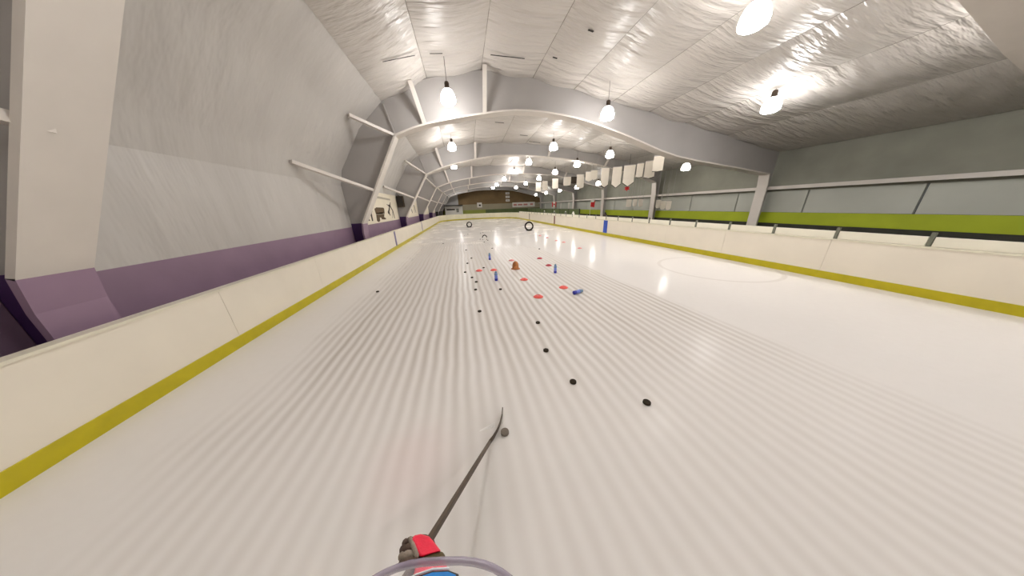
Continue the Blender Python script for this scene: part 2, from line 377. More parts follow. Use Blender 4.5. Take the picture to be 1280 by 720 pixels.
# steel frames
FRAME_WORDS = ['behind the skater', 'spanning just overhead', 'nearest in view, spanning the top of the picture', 'second in view, beyond the first hanging lamps', 'third in view', 'fourth in view', 'fifth in view', 'against the far end wall']
for j, y in enumerate(YS):
    fr = empty('roof_frame', (0, y, 0)); tag(fr, 'grey steel arched roof frame, '+FRAME_WORDS[j], 'roof frame', 'arched steel roof frames')
    inner = [(-4.08, 0), (-4.08, 1.2)] + [(-4.08+(BP(j)[0][0]+4.08)*s, 1.2+(BP(j)[0][1]-1.2)*s) for s in (.33, .66)] + smooth_poly(BP(j), 3) + [(16.2, 2.6), (16.25, 0)]
    outer = WP(j)[:1] + [(-4.5, 1.2)] + WP(j)[2:5] + TP(j) + [(16.62, 2.6), (16.62, 0)]
    # web as quads between inner and outer outlines (resampled by arc parameter)
    def resample(P, key):
        return P
    top_in = [p for p in smooth_poly(BP(j), 3)]
    def strip(A, B, name, mm, th=.03):
        n = len(A); vs = []
        for yy in (-th/2, th/2):
            vs += [(a[0], yy, a[1]) for a in A] + [(b[0], yy, b[1]) for b in B]
        fs = []
        for i in range(n-1):
            fs.append((i, i+1, n+i+1, n+i)); fs.append((2*n+i, 3*n+i, 3*n+i+1, 2*n+i+1))
            fs.append((i, 2*n+i, 2*n+i+1, i+1)); fs.append((n+i, n+i+1, 3*n+i+1, 3*n+i))
        fs.append((0, n, 3*n, 2*n)); fs.append((n-1, 3*n-1, 4*n-1, 2*n-1))
        return MB().add(vs, fs).build(name, mm, fr)
    h0 = BP(j)[0]
    strip([(-4.08, 0), (-4.08, 1.2), (-4.03, 1.55)], [(-4.5, 0), (-4.5, 1.2), (-4.5, 1.55)], 'column_base', 'purple_dark')
    L_in = [(-4.03, 1.55)] + [(-4.03+(h0[0]+4.03)*s, 1.55+(h0[1]-1.55)*s) for s in (.4, .63, .85, 1)]
    L_out = [(-4.5, 1.55), (-4.5, 2.95), (-4.35, 3.5), (-3.45, 4.85), TP(j)[0]]
    strip(L_in, L_out, 'column_web', 'steel_grey')
    R_top = [(p[0] if 0 < q < len(top_in)-1 else (TP(j)[0][0] if q == 0 else 16.62), 0) for q, p in enumerate(top_in)]
    R_top = [(x, interp(TP(j), x)+.0) for x, _ in R_top]
    strip(top_in, R_top, 'rafter_web', 'steel_grey')
    strip([BP(j)[-1], (16.2, 2.6), (16.25, 0)], [(16.62, 4.2), (16.62, 2.6), (16.62, 0)], 'column_web', 'steel_grey')
    # flange following the inner edge
    path = [(-4.08, 0), (-4.08, 1.2), (-4.03, 1.55)] + L_in[1:] + top_in[1:] + [(16.2, 2.6), (16.25, 0)]
    def flange(P, name, mm, wd=.48, th=.06):
        vs = []; fs = []; n = len(P)
        for i, p in enumerate(P):
            a = P[max(i-1, 0)]; b = P[min(i+1, n-1)]; d = Vector((b[0]-a[0], b[1]-a[1])).normalized(); nn = Vector((d.y, -d.x))
            q = (p[0]+nn.x*th, p[1]+nn.y*th)
            vs += [(p[0], -wd/2, p[1]), (p[0], wd/2, p[1]), (q[0], wd/2, q[1]), (q[0], -wd/2, q[1])]
        for i in range(n-1):
            for c in range(4): fs.append((4*i+c, 4*i+(c+1) % 4, 4*i+4+(c+1) % 4, 4*i+4+c))
        fs += [(3, 2, 1, 0), (4*n-4, 4*n-3, 4*n-2, 4*n-1)]
        MB().add(vs, fs).build(name, mm, fr)
    flange(path[:3], 'column_flange_base', 'purple_light')
    flange(path[2:7], 'column_flange', 'steel_light')
    flange(path[6:], 'rafter_flange', 'steel_light')
    # braces from the lower flange up to the lining, and out to the left wall
    for xb in ((-1.1, 1.2) if j <= 2 else (-1.1, 1.2, 6.6, 11.3)):
        zb = interp(BP(j), xb)+.02; yt = -.55
        xt = xb-.25 if xb < 0 else xb+.05
        MB().bar((xb, -.06, zb), (xt, yt, roof_z(xt, y+yt)-.08), .15, .09, Vector((0, 1, 0))).build('brace', 'steel_light', fr)
    MB().bar((h0[0]-.03, -.05, h0[1]), (-3.30, -1.15, 4.93), .14, .09).build('brace', 'steel_light', fr)
    zf = 2.75; xf = -4.03+(h0[0]+4.03)*((zf-1.55)/(h0[1]-1.55))
    MB().bar((xf, -.05, zf), (-4.38, -2.9, 3.32), .14, .09).build('brace', 'steel_light', fr)
    MB().bar((TP(j)[0][0]+.05, -.05, TP(j)[0][1]-.1), (h0[0], -.05, h0[1]+.03), .05, .04).build('stiffener', 'steel_grey', fr)

# right wall: dark base, lime stripe, light panels
wr = empty('wall_right'); tag(wr, 'right side wall with dark base, lime stripe and pale panels', None, None, 'structure')
MB().box((16.72, 22, .3), (.16, 64, .62)).build('dark_base', 'wall_dark', wr)
MB().box((16.72, 22, .9), (.14, 64, .56)).build('lime_stripe', 'wall_lime', wr)
for k in range(20):
    MB().box((16.72, -8+3.12*k, 1.72), (.12, 3.06, 1.06)).build('wall_panel', 'wall_panel', wr)
MB().box((16.72, 22, 3.4), (.1, 64, 2.3)).build('upper_wall', 'wall_olive', wr)
MB().box((16.45, 22, 2.42), (.2, 64, .16)).build('beam', 'steel_light', wr)
MB().box((16.80, 22, 5.6), (.1, 64, 4)).build('outer_skin', 'wall_olive', wr)
# far wall
wf = empty('wall_far'); tag(wf, 'far end wall, green below and brown above', None, None, 'structure')
YF = 52.0
MB().box((-1.0, YF-.02, .75), (11.4, .14, 1.5)).build('lime_panel', 'turf_lime', wf)
MB().box((10.7, YF, .75), (12, .14, 1.5)).build('green_panel', 'wall_green', wf)
MB().box((6, YF+.02, 2.05), (25, .1, 1.1)).build('beige_band', 'wall_beige', wf)
MB().box((-3.6, YF, 3.9), (5.6, .12, 2.6)).build('lining_panel', 'fabric_wall', wf)
MB().box((8.4, YF, 3.9), (18.4, .12, 2.6)).build('brown_panel', 'wall_brown', wf)
MB().box((6, YF+.1, 6.3), (25, .1, 2.4)).build('gable', 'wall_beige', wf)
tag(MB().box((6, -8.2, 3.7), (25, .1, 7.8)).build('wall_back', 'fabric_wall'), 'end wall behind the skater', None, None, 'structure')

# ------------------------------------------------------------------ dasher boards
def boards(label, pts, mm, marks=(), seg_max=2.44, shield=False):
    """pts: polyline with the ice on its left-hand side"""
    root = empty('dasher_boards', (pts[0][0], pts[0][1], 0)); tag(root, label, 'rink boards')
    off = Vector((pts[0][0], pts[0][1], 0))
    sh = None
    if shield:
        sh = empty('shield_screen', (pts[0][0], pts[0][1], BH+.03)); tag(sh, shield, 'shield')
    for a, b in zip(pts, pts[1:]):
        a = Vector((a[0], a[1], 0)); b = Vector((b[0], b[1], 0)); L_ = (b-a).length; d = (b-a)/L_
        out = Vector((d.y, -d.x, 0)); n = max(1, round(L_/seg_max)); rot = Matrix.Rotation(math.atan2(d.y, d.x), 3, 'Z')
        for i in range(n):
            c = a+d*(L_*(i+.5)/n)-off; w_ = L_/n
            MB().box(c+out*.06+Vector((0, 0, BH/2+.08)), (w_-.006, .10, BH-.17), rot).build('board_panel', mm, root)
            MB().box(c+out*.055+Vector((0, 0, .09)), (w_-.003, .115, .18), rot).build('kick_plate', 'kick_yellow', root)
            MB().box(c+out*.06+Vector((0, 0, BH+.01)), (w_-.002, .14, .03), rot).build('cap_rail', 'cap_rail', root)
            if shield:
                for q in range(2):
                    c2 = c+d*(w_*(q-.5)/2)
                    MB().box(c2+out*.10+Vector((0, 0, .09)), (w_/2-.07, .02, .18), rot).build('shield_panel', 'shield_white', sh)
                    MB().box(c2+d*(w_/4)+out*.10+Vector((0, 0, .13)), (.05, .05, .26), rot).build('post', 'post_grey', sh)
    for (x, y, wd, m2, dirx) in marks:
        MB().box(Vector((x, y, .56))-off, (.012, wd, .765)).build('line_marking', m2, root)
    return root
boards('cream left boards with yellow kick plate below the purple wall', [(XL, Y1-RC), (XL, Y0+RC)], 'board_white', [(XL+.0, YB, .22, 'mark_purple', 1), (XL+.0, YR, .2, 'mark_purple', 1)])
boards('cream right boards with yellow kick plate and one blue line', [(XR, Y0+RC), (XR, Y1-RC)], 'board_white', [(XR-.0, YB, .42, 'mark_blue', -1), (XR-.0, YR, .3, 'mark_red', -1), (XR-.0, YB2, .2, 'sign_dark', -1)], shield='low white shield screens with grey posts on the right boards')
boards('pale far end boards curving round both corners', corner(XR-RC, Y1-RC, 0, 90, 8)+corner(XL+RC, Y1-RC, 90, 180, 8), 'board_far')
boards('end boards behind the skater', corner(XL+RC, Y0+RC, 180, 270, 6)+corner(XR-RC, Y0+RC, 270, 360, 6), 'board_white')

# ------------------------------------------------------------------ pendant lamps
def make_lamp():
    r = empty('pendant_lamp')
    MB().lathe([(.10, .02), (.16, -.02), (.215, -.12), (.235, -.20)], 14, cap=False).build('shade', 'lamp_shade', r, True)
    MB().lathe([(0, -.19), (.235, -.20), (.24, -.26), (.23, -.35), (.17, -.39), (0, -.39)], 14).build('globe', 'lamp_globe', r, True)
    MB().lathe([(.0, .22), (.06, .22), (.075, .18), (.075, .06), (.12, .035), (.12, .02), (0, .02)], 12).build('lamp_cap', 'lamp_cap', r)
    MB().lathe([(0, .50), (.008, .50), (.008, .2), (0, .2)], 6).build('cord', 'lamp_cap', r)
    return r
lamp0 = make_lamp(); first = [True]
soft = {}
for ch in lamp0.children:                        # the right-hand rows carry weaker bulbs
    if ch.name.startswith(('globe', 'shade')):
        m_ = ch.data.copy(); m_.materials[0] = MATS['lamp_globe_soft' if ch.name.startswith('globe') else 'lamp_shade_soft']; soft[ch.data.name] = m_
ORD = ['first', 'second', 'third', 'fourth', 'fifth', 'sixth', 'seventh', 'eighth', 'ninth', 'tenth', 'eleventh', 'twelfth']
rows = (('of the left row', [(-.12, 9.6), (-.28, 16.35), (-.4, 23.3), (-.5, 30.3), (-.6, 38.5), (-.7, 47.5)], 5.68),
        ('of the row over mid ice', [(5.69, 9.5), (5.83, 15.5), (5.65, 20.6), (5.63, 26.2), (5.63, 32.5), (5.7, 40.2), (5.8, 46.0)], 5.55),
        ('of the row over the right ice', [(10.4, 11.5), (9.4, 15.0), (8.9, 18.5), (8.75, 22.7), (8.75, 27.6), (8.75, 33.5), (8.8, 40)], 5.05),
        ('of the row beyond the right boards', [(14.2, 14), (14.2, 19.6), (14.3, 24.5), (14.3, 29.5), (14.3, 35), (14.3, 41), (14.3, 47)], 4.15))
ZO = {(5.69, 9.5): 5.35}
for rn, pts, z0 in rows:
    for i, (x, y) in enumerate(pts):
        o = lamp0 if first[0] else copy_tree(lamp0); first[0] = False
        z = ZO.get((x, y), z0); o.location = (x, y, z)
        top = roof_z(x, y)-.05-z
        for ch in o.children:
            if ch.name.startswith('cord'): ch.scale = (1, 1, max(.2, (top-.2)/.3)); ch.location = (0, 0, .2-.2*ch.scale[2])
        if 'right' in rn:
            for ch in o.children:
                if ch.data.name in soft: ch.data = soft[ch.data.name]
        tag(o, 'bright bell pendant lamp, %s %s' % (ORD[i], rn), 'lamp', 'pendant lamps hanging from the roof')
for rn, x, z, ys in (('left', -.1, 5.68, (-4.0, 2.7)), ('middle', 6.0, 5.55, (0.0, 5.0)), ('right', 10.4, 5.05, (-1.0, 3.2, 7.4))):   # rows carried on past the camera; lamps added to brighten the near ice
    for q, y in enumerate(ys):
        o = copy_tree(lamp0); o.location = (x, y, z)
        for ch in o.children:
            if ch.name.startswith('cord'): ch.scale = (1, 1, max(.2, (roof_z(x, y)-.05-z-.2)/.3)); ch.location = (0, 0, .2-.2*ch.scale[2])
        tag(o, 'bright added bell pendant lamp over the near ice, %s of the %s row' % (ORD[q], rn), 'lamp', 'pendant lamps hanging from the roof')

# ------------------------------------------------------------------ murals on the left wall
def mural(ya, yb, label, shapes):
    o = empty('mural_panel', (-4.48, ya, 1.44)); tag(o, label, 'mural')
    W_ = yb-ya; H_ = 1.4
    MB().box((0, W_/2, H_*.525), (.04, W_, H_*1.11)).build('backing', 'mural_white', o)
    for poly, mm in shapes:
        MB().prism(poly, .02, .028, lambda p, t: (t, p[0]*W_, p[1]*H_)).build('painted_figure', mm, o)
        
def blob(cx, cy_, rx, ry, n=10, rot=0, jag=.12):
    P = []
    for i in range(n):
        a = 2*math.pi*i/n; r = 1+random.uniform(-jag, jag); x, y = rx*math.cos(a)*r, ry*math.sin(a)*r
        P.append((cx+x*math.cos(rot)-y*math.sin(rot), cy_+x*math.sin(rot)+y*math.cos(rot)))
    return P
def limb(a, b, w0, w1):
    d = Vector((b[0]-a[0], b[1]-a[1])); n = Vector((-d.y, d.x)).normalized()
    return [(a[0]+n.x*w0, a[1]+n.y*w0), (a[0]-n.x*w0, a[1]-n.y*w0), (b[0]-n.x*w1, b[1]-n.y*w1), (b[0]+n.x*w1, b[1]+n.y*w1)]
m1 = [(limb((.178, .32), (.206, .09), .006, .010), 'mural_black'),
      ([(.277, .57), (.292, .50), (.297, .40), (.275, .33), (.272, .07), (.252, .07), (.25, .33), (.243, .42), (.262, .55)], 'mural_black'),
      ([(.352, .48), (.40, .53), (.56, .52), (.575, .48), (.565, .29), (.36, .28)], 'mural_brown'),
      ([(.362, .27), (.555, .275), (.53, .16), (.575, .10), (.565, .06), (.47, .08), (.46, .15), (.425, .16), (.418, .04), (.385, .0), (.352, .05)], 'mural_brown'), ([(.37, .33), (.56, .335), (.56, .30), (.37, .295)], 'mural_grey'),
      (blob(.745, .60, .035, .05), 'mural_black'), (limb((.745, .58), (.672, .66), .012, .006), 'mural_black'), (limb((.75, .58), (.79, .75), .012, .006), 'mural_black'),
      (limb((.745, .58), (.70, .38), .012, .018), 'mural_black'), (blob(.688, .33, .028, .07), 'mural_black'), (limb((.69, .30), (.715, .19), .014, .008), 'mural_black'),
      (limb((.765, .58), (.815, .40), .010, .012), 'mural_black'), (limb((.815, .42), (.835, .05), .012, .007), 'mural_black'), (limb((.80, .35), (.765, .08), .006, .005), 'mural_grey'),
      ([(.407, .95), (.437, .862), (.80, .83), (.80, .895)], 'mural_grey')]
mural(11.3, 18.3, 'white mural of dark skating figures in the nearest left bay', m1)
m2 = [(limb((.55, .7), (.58, .2), .03, .012), 'mural_black'), (blob(.57, .55, .03, .12), 'mural_black'), (limb((.75, .75), (.72, .2), .022, .012), 'mural_grey'), (limb((.78, .7), (.83, .2), .012, .010), 'mural_brown'), (limb((.3, .7), (.33, .2), .02, .012), 'mural_black')]
mural(19.2, 26.0, 'white mural with two thin figures in the second left bay', m2)
mural(27.0, 33.8, 'plain white mural panel in the third left bay', [(limb((.5, .7), (.55, .2), .02, .012), 'mural_grey')])
mural(34.8, 41.6, 'plain white mural panel in the fourth left bay', [(limb((.5, .7), (.55, .2), .02, .012), 'mural_grey')])
# wall loudspeaker on the second frame
sp_ = empty('wall_speaker', (-4.2, 18.42, 2.2)); tag(sp_, 'dark box loudspeaker on the wall beside the first mural', 'speaker')
MB().box((0, 0, .36), (.42, .3, .72)).build('cabinet', 'speaker_black', sp_, bevel=.02)
MB().box((0, -.155, .36), (.36, .02, .62)).build('grille', 'slit', sp_)
MB().bar((0, .12, .7), (-.2, .2, .82), .05, .03).build('bracket', 'lamp_cap', sp_)
for i, y in enumerate((42.3, 45.5, 48.3)):
    b_ = empty('padded_block', (-4.22, y+.3, .0)); tag(b_, 'dark padded block by the left wall at the far end, %s from the camera' % ORD[i], 'pad', 'dark padded blocks by the wall')
    MB().box((0, 0, .75), (.4, 1.6, 1.5)).build('pad', 'wall_dark', b_, bevel=.04); MB().box((0, 0, 1.52), (.42, 1.62, .05)).build('top_strip', 'slit', b_)

# ------------------------------------------------------------------ banners
def banner(a, b, ztop, drop, point, label, trim=True, mm='banner_white', group='white banners hanging from the roof', curve=False):
    a = Vector(a); b = Vector(b); d = (b-a); W_ = d.length; ang = math.atan2(d.y, d.x)
    o = empty('hanging_banner', (a.x, a.y, ztop-drop-point), ang); tag(o, label, 'banner', group)
    H_ = drop+point
    if curve:
        poly = [(0, H_), (0, point)] + [(W_/2-W_/2*math.cos(math.pi*i/8), point-point*math.sin(math.pi*i/8)) for i in range(1, 8)] + [(W_, point), (W_, H_)]
    else:
        poly = [(0, H_), (0, point), (W_/2, 0), (W_, point), (W_, H_)]
    MB().prism(poly, -.012, .012, lambda p, t: (p[0], t, p[1])).build('cloth', mm, o)
    MB().bar((-.02, 0, H_), (W_+.02, 0, H_), .03, .03).build('rod', 'steel_grey', o)
    for xx in (.08*W_, .92*W_): MB().bar((xx, 0, H_), (xx, 0, H_+roof_z(a.x, a.y)-ztop-.02), .012, .012).build('cord', 'steel_grey', o)
    if trim:
        for (p, q) in (((0, point), (W_/2, 0)), ((W_/2, 0), (W_, point))):
            MB().bar((p[0], 0, p[1]), (q[0], 0, q[1]), .035, .045, Vector((0, 1, 0))).build('hem', 'banner_trim', o)
P = [((10.25, 17.22), (10.80, 17.14), 4.40, 1.16, .2, 'leftmost'), ((10.98, 16.96), (11.50, 16.65), 4.40, 1.16, .24, 'second from left'),
     ((11.40, 16.28), (11.98, 15.86), 4.40, 1.12, .26, 'third from left'), ((11.80, 15.48), (12.13, 15.24), 4.40, .85, .03, 'narrow fourth'), ((11.85, 14.78), (12.33, 14.42), 4.42, .96, .08, 'fifth from left'), ((11.1, 13.2), (11.52, 12.89), 4.42, .80, .03, 'rightmost')]
for a, b, zt, dr, pt, nm in P:
    banner(a, b, zt, dr, max(pt, .02), 'large white pennant banner, %s in the big upper right row' % nm)
for i, (u, wd, dr, mm) in enumerate(((0, .66, 1.05, 'banner_white'), (1.5, .55, .62, 'banner_white'), (2.3, .5, .6, 'banner_white'))):
    y0_ = 20.8-u*1.05; banner((10.05-.0*u, y0_), (10.05+wd, y0_-.05), 4.4, dr, .1, 'smaller white banner beyond the big row, %s from the camera' % ORD[2-i], False, mm)
for i, (x, y0_, wd, dr, mm, lb) in enumerate(((9.6, 22.6, .7, .75, 'banner_white', 'small white banner left of the dark square panel'), (10.3, 22.5, .55, .6, 'sign_dark', 'small dark square panel among the white banners'), (9.0, 24, .6, .9, 'banner_white', 'small white banner second left of the dark panel'), (8.6, 26, .6, .9, 'banner_white', 'small white banner third left of the dark panel'), (8.5, 28, .6, .9, 'banner_white', 'farthest small white banner before the far wall'))):
    banner((x, y0_), (x+wd, y0_-.04), 4.42, dr, .03, lb, False, mm)
for x0_, y0_, wd, zt, cv, lb in ((15.58, 21.3, .44, 2.24, False, 'square-ended white banner on the right side, leftmost of the low row'), (15.62, 20.4, .32, 2.22, True, 'round-ended white banner, second of the low row on the right'), (15.62, 19.65, .34, 2.2, True, 'round-ended white banner, third of the low row on the right'), (15.62, 17.6, .38, 2.07, True, 'round-ended white banner, fourth of the low row on the right'), (15.62, 17.1, .36, 1.98, True, 'round-ended white banner, fifth of the low row on the right'), (15.62, 16.55, .36, 1.96, True, 'round-ended white banner, rightmost of the low row')):
    banner((x0_, y0_), (x0_+wd, y0_-wd*.35), zt, .5 if cv else .7, .18 if cv else .02, lb, False, 'banner_white', 'low white banners by the right wall', cv)
# red ornament below the third banner
ro = empty('red_ornament', (11.98, 16.5, 2.73)); tag(ro, 'small bright red star ornament hanging under a white banner', 'ornament')
star = [(.21*(1 if i % 2 == 0 else .55)*math.sin(math.pi*i/6), .2+.2*(1 if i % 2 == 0 else .55)*math.cos(math.pi*i/6)) for i in range(12)]
MB().prism(star, -.05, .05, lambda p, t: (p[0]*.8+t*.5, -p[0]*.6+t*.8, p[1])).build('star', 'red_bright', ro)
MB().bar((0, 0, .38), (0, 0, roof_z(11.98, 16.5)-2.75), .012, .012).build('cord', 'banner_trim', ro)

# ------------------------------------------------------------------ far end furnishings
bo = empty('white_booth', (-1.75, 50.6, 0)); tag(bo, 'low white booth with dark awning in the far left corner', 'booth')
MB().box((0, 0, 1.2), (3.4, 1.6, 2.4)).build('wall', 'sign_white', bo); MB().box((0, -.2, 2.5), (3.6, 2.2, .16)).build('awning', 'slit', bo)
MB().box((.7, -.81, 1.55), (.5, .04, .7)).build('window', 'wall_olive', bo); MB().box((-.6, -.81, 1.75), (1.6, .04, .25)).build('hatch', 'sign_dark', bo)
def sign(x, z, w_, h_, label, y=51.85, marks=(), mm='sign_white'):
    o = empty('wall_sign', (x, y, z)); tag(o, label, 'sign')
    MB().box((w_/2, 0, h_/2), (w_, .06, h_)).build('board', mm, o)
    for (mx, mz, mw, mh, m2) in marks: MB().box((mx*w_, -.04, mz*h_), (mw*w_, .02, mh*h_)).build('print', m2, o)
sign(3.0, 1.95, 1.0, .95, 'white square sign with a dark mark on the far wall', marks=[(.55, .45, .4, .35, 'sign_dark')])
for i, z in enumerate((4.35, 3.65, 2.95)):
    sign(9.1, z, .85, .42, 'small white panel, %s from the top of the far wall stack' % ORD[i], marks=[(.5, .5, .7, .25, 'mural_grey')])
sign(10.5, 1.75, 5.0, .95, 'long white banner sign with faded red print on the far wall', marks=[(.12, .5, .14, .4, 'pink_print'), (.34, .5, .2, .3, 'pink_print'), (.58, .5, .18, .36, 'pink_print'), (.85, .5, .12, .4, 'pink_print')])
# flags
fl = empty('flag', (13.2, 35.2, 1.65)); tag(fl, 'small red and white flag with a red leaf beyond the right boards', 'flag')
MB().box((.35, 0, .35), (.36, .02, .7)).build('white_field', 'sign_white', fl)
for xx in (.085, .615): MB().box((xx, 0, .35), (.17, .02, .7)).build('red_bar', 'red_bright', fl)
MB().prism([(.35, .18), (.37, .28), (.48, .30), (.45, .38), (.5, .44), (.41, .45), (.35, .56), (.29, .45), (.2, .44), (.25, .38), (.22, .30), (.33, .28)], -.025, -.012, lambda p, t: (p[0], t, p[1])).build('leaf', 'red_bright', fl)
MB().bar((-.02, 0, -1.66), (-.02, 0, .75), .03, .03).build('pole', 'steel_light', fl)
fl = empty('flag', (15.1, 27.2, 1.5)); tag(fl, 'pinkish red pennant by the right wall', 'flag')
MB().prism([(0, .1), (.5, 0), (.55, .75), (.05, .85)], -.01, .01, lambda p, t: (p[0], t, p[1])).build('cloth', 'red_bright', fl)
MB().box((.22, -.03, .75), (.4, .03, .3)).build('white_patch', 'sign_white', fl); MB().bar((-.02, 0, -1.51), (-.02, 0, .9), .03, .03).build('pole', 'steel_light', fl)
# posts, rail and boxes beyond the right boards
for i, y in enumerate((30.5, 33.2, 36.5, 39.8)):
    o = empty('screen_post', (13.8, y, 0)); tag(o, 'thin pale screen post beyond the right boards, %s from the camera' % ORD[i], 'post', 'screen posts beyond the right boards')
    MB().box((0, 0, 1.1), (.07, .07, 2.2)).build('pole', 'steel_light', o); MB().box((0, 0, .02), (.2, .2, .04)).build('base_plate', 'post_grey', o)
o = empty('guard_rail', (12.6, 30, 0)); tag(o, 'olive panelled guard rail beyond the right boards', 'railing')
MB().box((0, 6, .75), (.08, 22, 1.3)).build('panel', 'wall_green', o); MB().bar((0, -5, 1.43), (0, 17, 1.43), .06, .06).build('rail', 'post_grey', o)
for i in range(9): MB().box((0, -5+2.75*i, .72), (.1, .08, 1.44)).build('post', 'wall_dark', o)
o = empty('bench', (11.0, 20, 0)); tag(o, 'long dark bench seat behind the right boards', 'bench')
MB().box((0, 0, .45), (.4, 16, .06)).build('seat', 'wall_dark', o)
for i in range(6): MB().box((0, -7.5+3*i, .21), (.35, .08, .42)).build('leg', 'slit', o)
o = empty('ledge_shelf', (9.12, 20, 0)); tag(o, 'narrow pale ledge behind the shields of the right boards', 'shelf')
MB().box((0, 0, .95), (.34, 24, .04)).build('board', 'cap_rail', o)
for i in range(9): MB().box((0, -11.6+2.9*i, .465), (.06, .06, .93)).build('post', 'post_grey', o)
# small jugs on the ledge of the right boards
for i, (y, cm, lb) in enumerate(((26.3, 'post_grey', 'farthest'), (23.2, 'post_grey', 'second farthest'), (20.4, 'post_grey', 'middle'), (18.8, 'sign_white', 'white capped'), (14.05, 'sign_dark', 'dark, above the blue line'))):
    o = empty('water_jug', (8.99, y, .0)); tag(o, 'small jug on the right boards, %s one' % lb, 'jug', 'jugs standing on the right boards')
    o.location = (9.12, y+.4, .971)
    MB().lathe([(0, 0), (.10, 0), (.11, .03), (.11, .26), (.06, .34), (.05, .36), (0, .36)], 10).build('body', cm, o, True); MB().lathe([(0, .36), (.055, .36), (.055, .42), (0, .42)], 10).build('lid', 'sign_white' if i != 4 else 'slit', o)

# ------------------------------------------------------------------ things on the ice
puck_me = MB().lathe([(0, 0), (.034, 0), (.038, .003), (.0385, .012), (.038, .0225), (.034, .0254), (0, .0254)], 20).mesh('puck', 'puck_rubber')
frost_me = MB().lathe([(0, 0), (.034, 0), (.038, .003), (.0385, .012), (.038, .0225), (.034, .0254), (0, .0254)], 20).mesh('puck', 'puck_frost')
PK = [(-2.4, 6.29, 'alone on the left ice near the boards'), (.13, 4.34, 'by itself in front of the puck line on the left'), (1.12, 3.57, 'nearest below the front red disc cone'),
      (.98, 2.73, 'second of the diagonal line right of the stick'), (1.08, 2.05, 'third of the diagonal line right of the stick'), (1.69, 1.59, 'farthest right in the foreground'),
      (.18, 1.59, 'touching the stick blade'), (.12, 5.69, 'nearest of the long left line'), (.17, 6.35, 'second of the long left line'), (.07, 6.83, 'third of the long left line'),
      (-.13, 7.52, 'fourth of the long left line, farthest left'), (-.03, 8.8, 'fifth of the long left line'), (.15, 9.7, 'sixth of the long left line'), (-.04, 11.81, 'seventh of the long left line'),
      (.51, 7.91, 'between the two left red disc cones'), (1.27, 11.78, 'behind the far blue bottle'), (1.08, 14.2, 'in front of the small black arch'), (1.36, 14.9, 'right of the small black arch'),
      (.93, 15.6, 'left of the small black arch'), (.74, 5.53, 'in front of the tall near blue bottle'), (3.42, 10.69, 'behind the crimson cones on the right'), (-1.37, 14.67, 'far on the left ice'),
      (-.06, 18.12, 'leftmost in the far scattered cluster'), (.2, 19.11, 'second from left in the far cluster'), (1.19, 19.18, 'middle of the far cluster'), (1.45, 19.85, 'right of the middle in the far cluster'), (2.23, 20.64, 'rightmost and farthest of the far cluster')]
for x, y, lb in PK:
    fr_ = lb.startswith('touching')
    o = inst(frost_me if fr_ else puck_me, 'hockey_puck', None, (x, y, .0005), random.uniform(0, 6))
    tag(o, ('frosted grey hockey puck ' if fr_ else 'black hockey puck ')+lb, 'puck', 'hockey pucks on the ice')
def cone_me(mm):
    prof = [(.112, 0), (.115, .004), (.10, .010), (.066, .036), (.034, .042), (.022, .040), (.022, .034), (.058, .029), (.094, .006), (.108, 0), (.112, 0)]
    return MB().lathe(prof, 20, cap=False).mesh('disc_cone', mm, True)
CM = {k: cone_me(k) for k in ('cone_red', 'cone_pink', 'cone_crimson')}
CN = [(.33, 7.58, 'cone_red', 'bright red disc cone farthest left'), (.81, 7.5, 'cone_red', 'bright red disc cone behind the near blue bottle'), (1.66, 8.72, 'cone_pink', 'pink disc cone behind the orange dome'),
      (1.52, 6.17, 'cone_red', 'bright red disc cone in front of the orange dome'), (1.51, 4.79, 'cone_red', 'bright red disc cone nearest the skater'), (2.31, 5.21, 'cone_red', 'bright red disc cone left of the fallen bottle'),
      (2.79, 8.68, 'cone_crimson', 'crimson disc cone, farther of the dark pair'), (2.74, 7.5, 'cone_crimson', 'crimson disc cone left of the right blue bottle'),
      (5.02, 15.57, 'cone_pink', 'pale pink disc cone farthest along the right line'), (5.12, 14.37, 'cone_pink', 'pale pink disc cone second farthest on the right'), (5.17, 12.9, 'cone_pink', 'pale pink disc cone in the middle of the right line'),
      (5.3, 12.17, 'cone_pink', 'pale pink disc cone second nearest on the right'), (5.23, 10.14, 'cone_pink', 'pale pink disc cone nearest on the right')]
for x, y, mm, lb in CN:
    tag(inst(CM[mm], 'disc_cone', None, (x, y, .0005)), lb, 'cone', 'disc cones on the ice')
def bottle():
    r = empty('blue_bottle')
    MB().lathe([(0, .004), (.040, .004), (.043, .012), (.043, .20), (.040, .215), (.030, .235), (0, .235)], 18).build('body', 'bottle_blue', r, True)
    MB().lathe([(0, 0), (.044, 0), (.0455, .006), (.0455, .062), (.0435, .066), (0, .066)], 18).build('base_sleeve', 'bottle_navy', r, True)
    MB().lathe([(.0435, .175), (.0455, .178), (.0455, .205), (.0435, .21)], 18, cap=False).build('collar_band', 'bottle_teal', r, True)
    MB().lathe([(0, .23), (.034, .23), (.034, .262), (.026, .268), (.012, .27), (.012, .285), (0, .285)], 14).build('cap', 'bottle_teal', r)
    return r
b0 = bottle()
for i, (x, y, rot, lb) in enumerate(((.74, 6.33, None, 'tall translucent blue bottle standing nearest the skater'), (.862, 9.16, None, 'translucent blue bottle standing farthest back'), (2.61, 6.55, None, 'translucent blue bottle standing at the right beside the crimson cone'), (2.34, 4.69, 1, 'translucent blue bottle lying on its side'))):
    o = b0 if i == 0 else copy_tree(b0)
    o.location = (x, y, .0005)
    if rot: o.location = (x, y, .046); o.rotation_euler = (0, math.pi/2, math.radians(17)); 
    tag(o, lb, 'bottle', 'blue bottles on the ice')
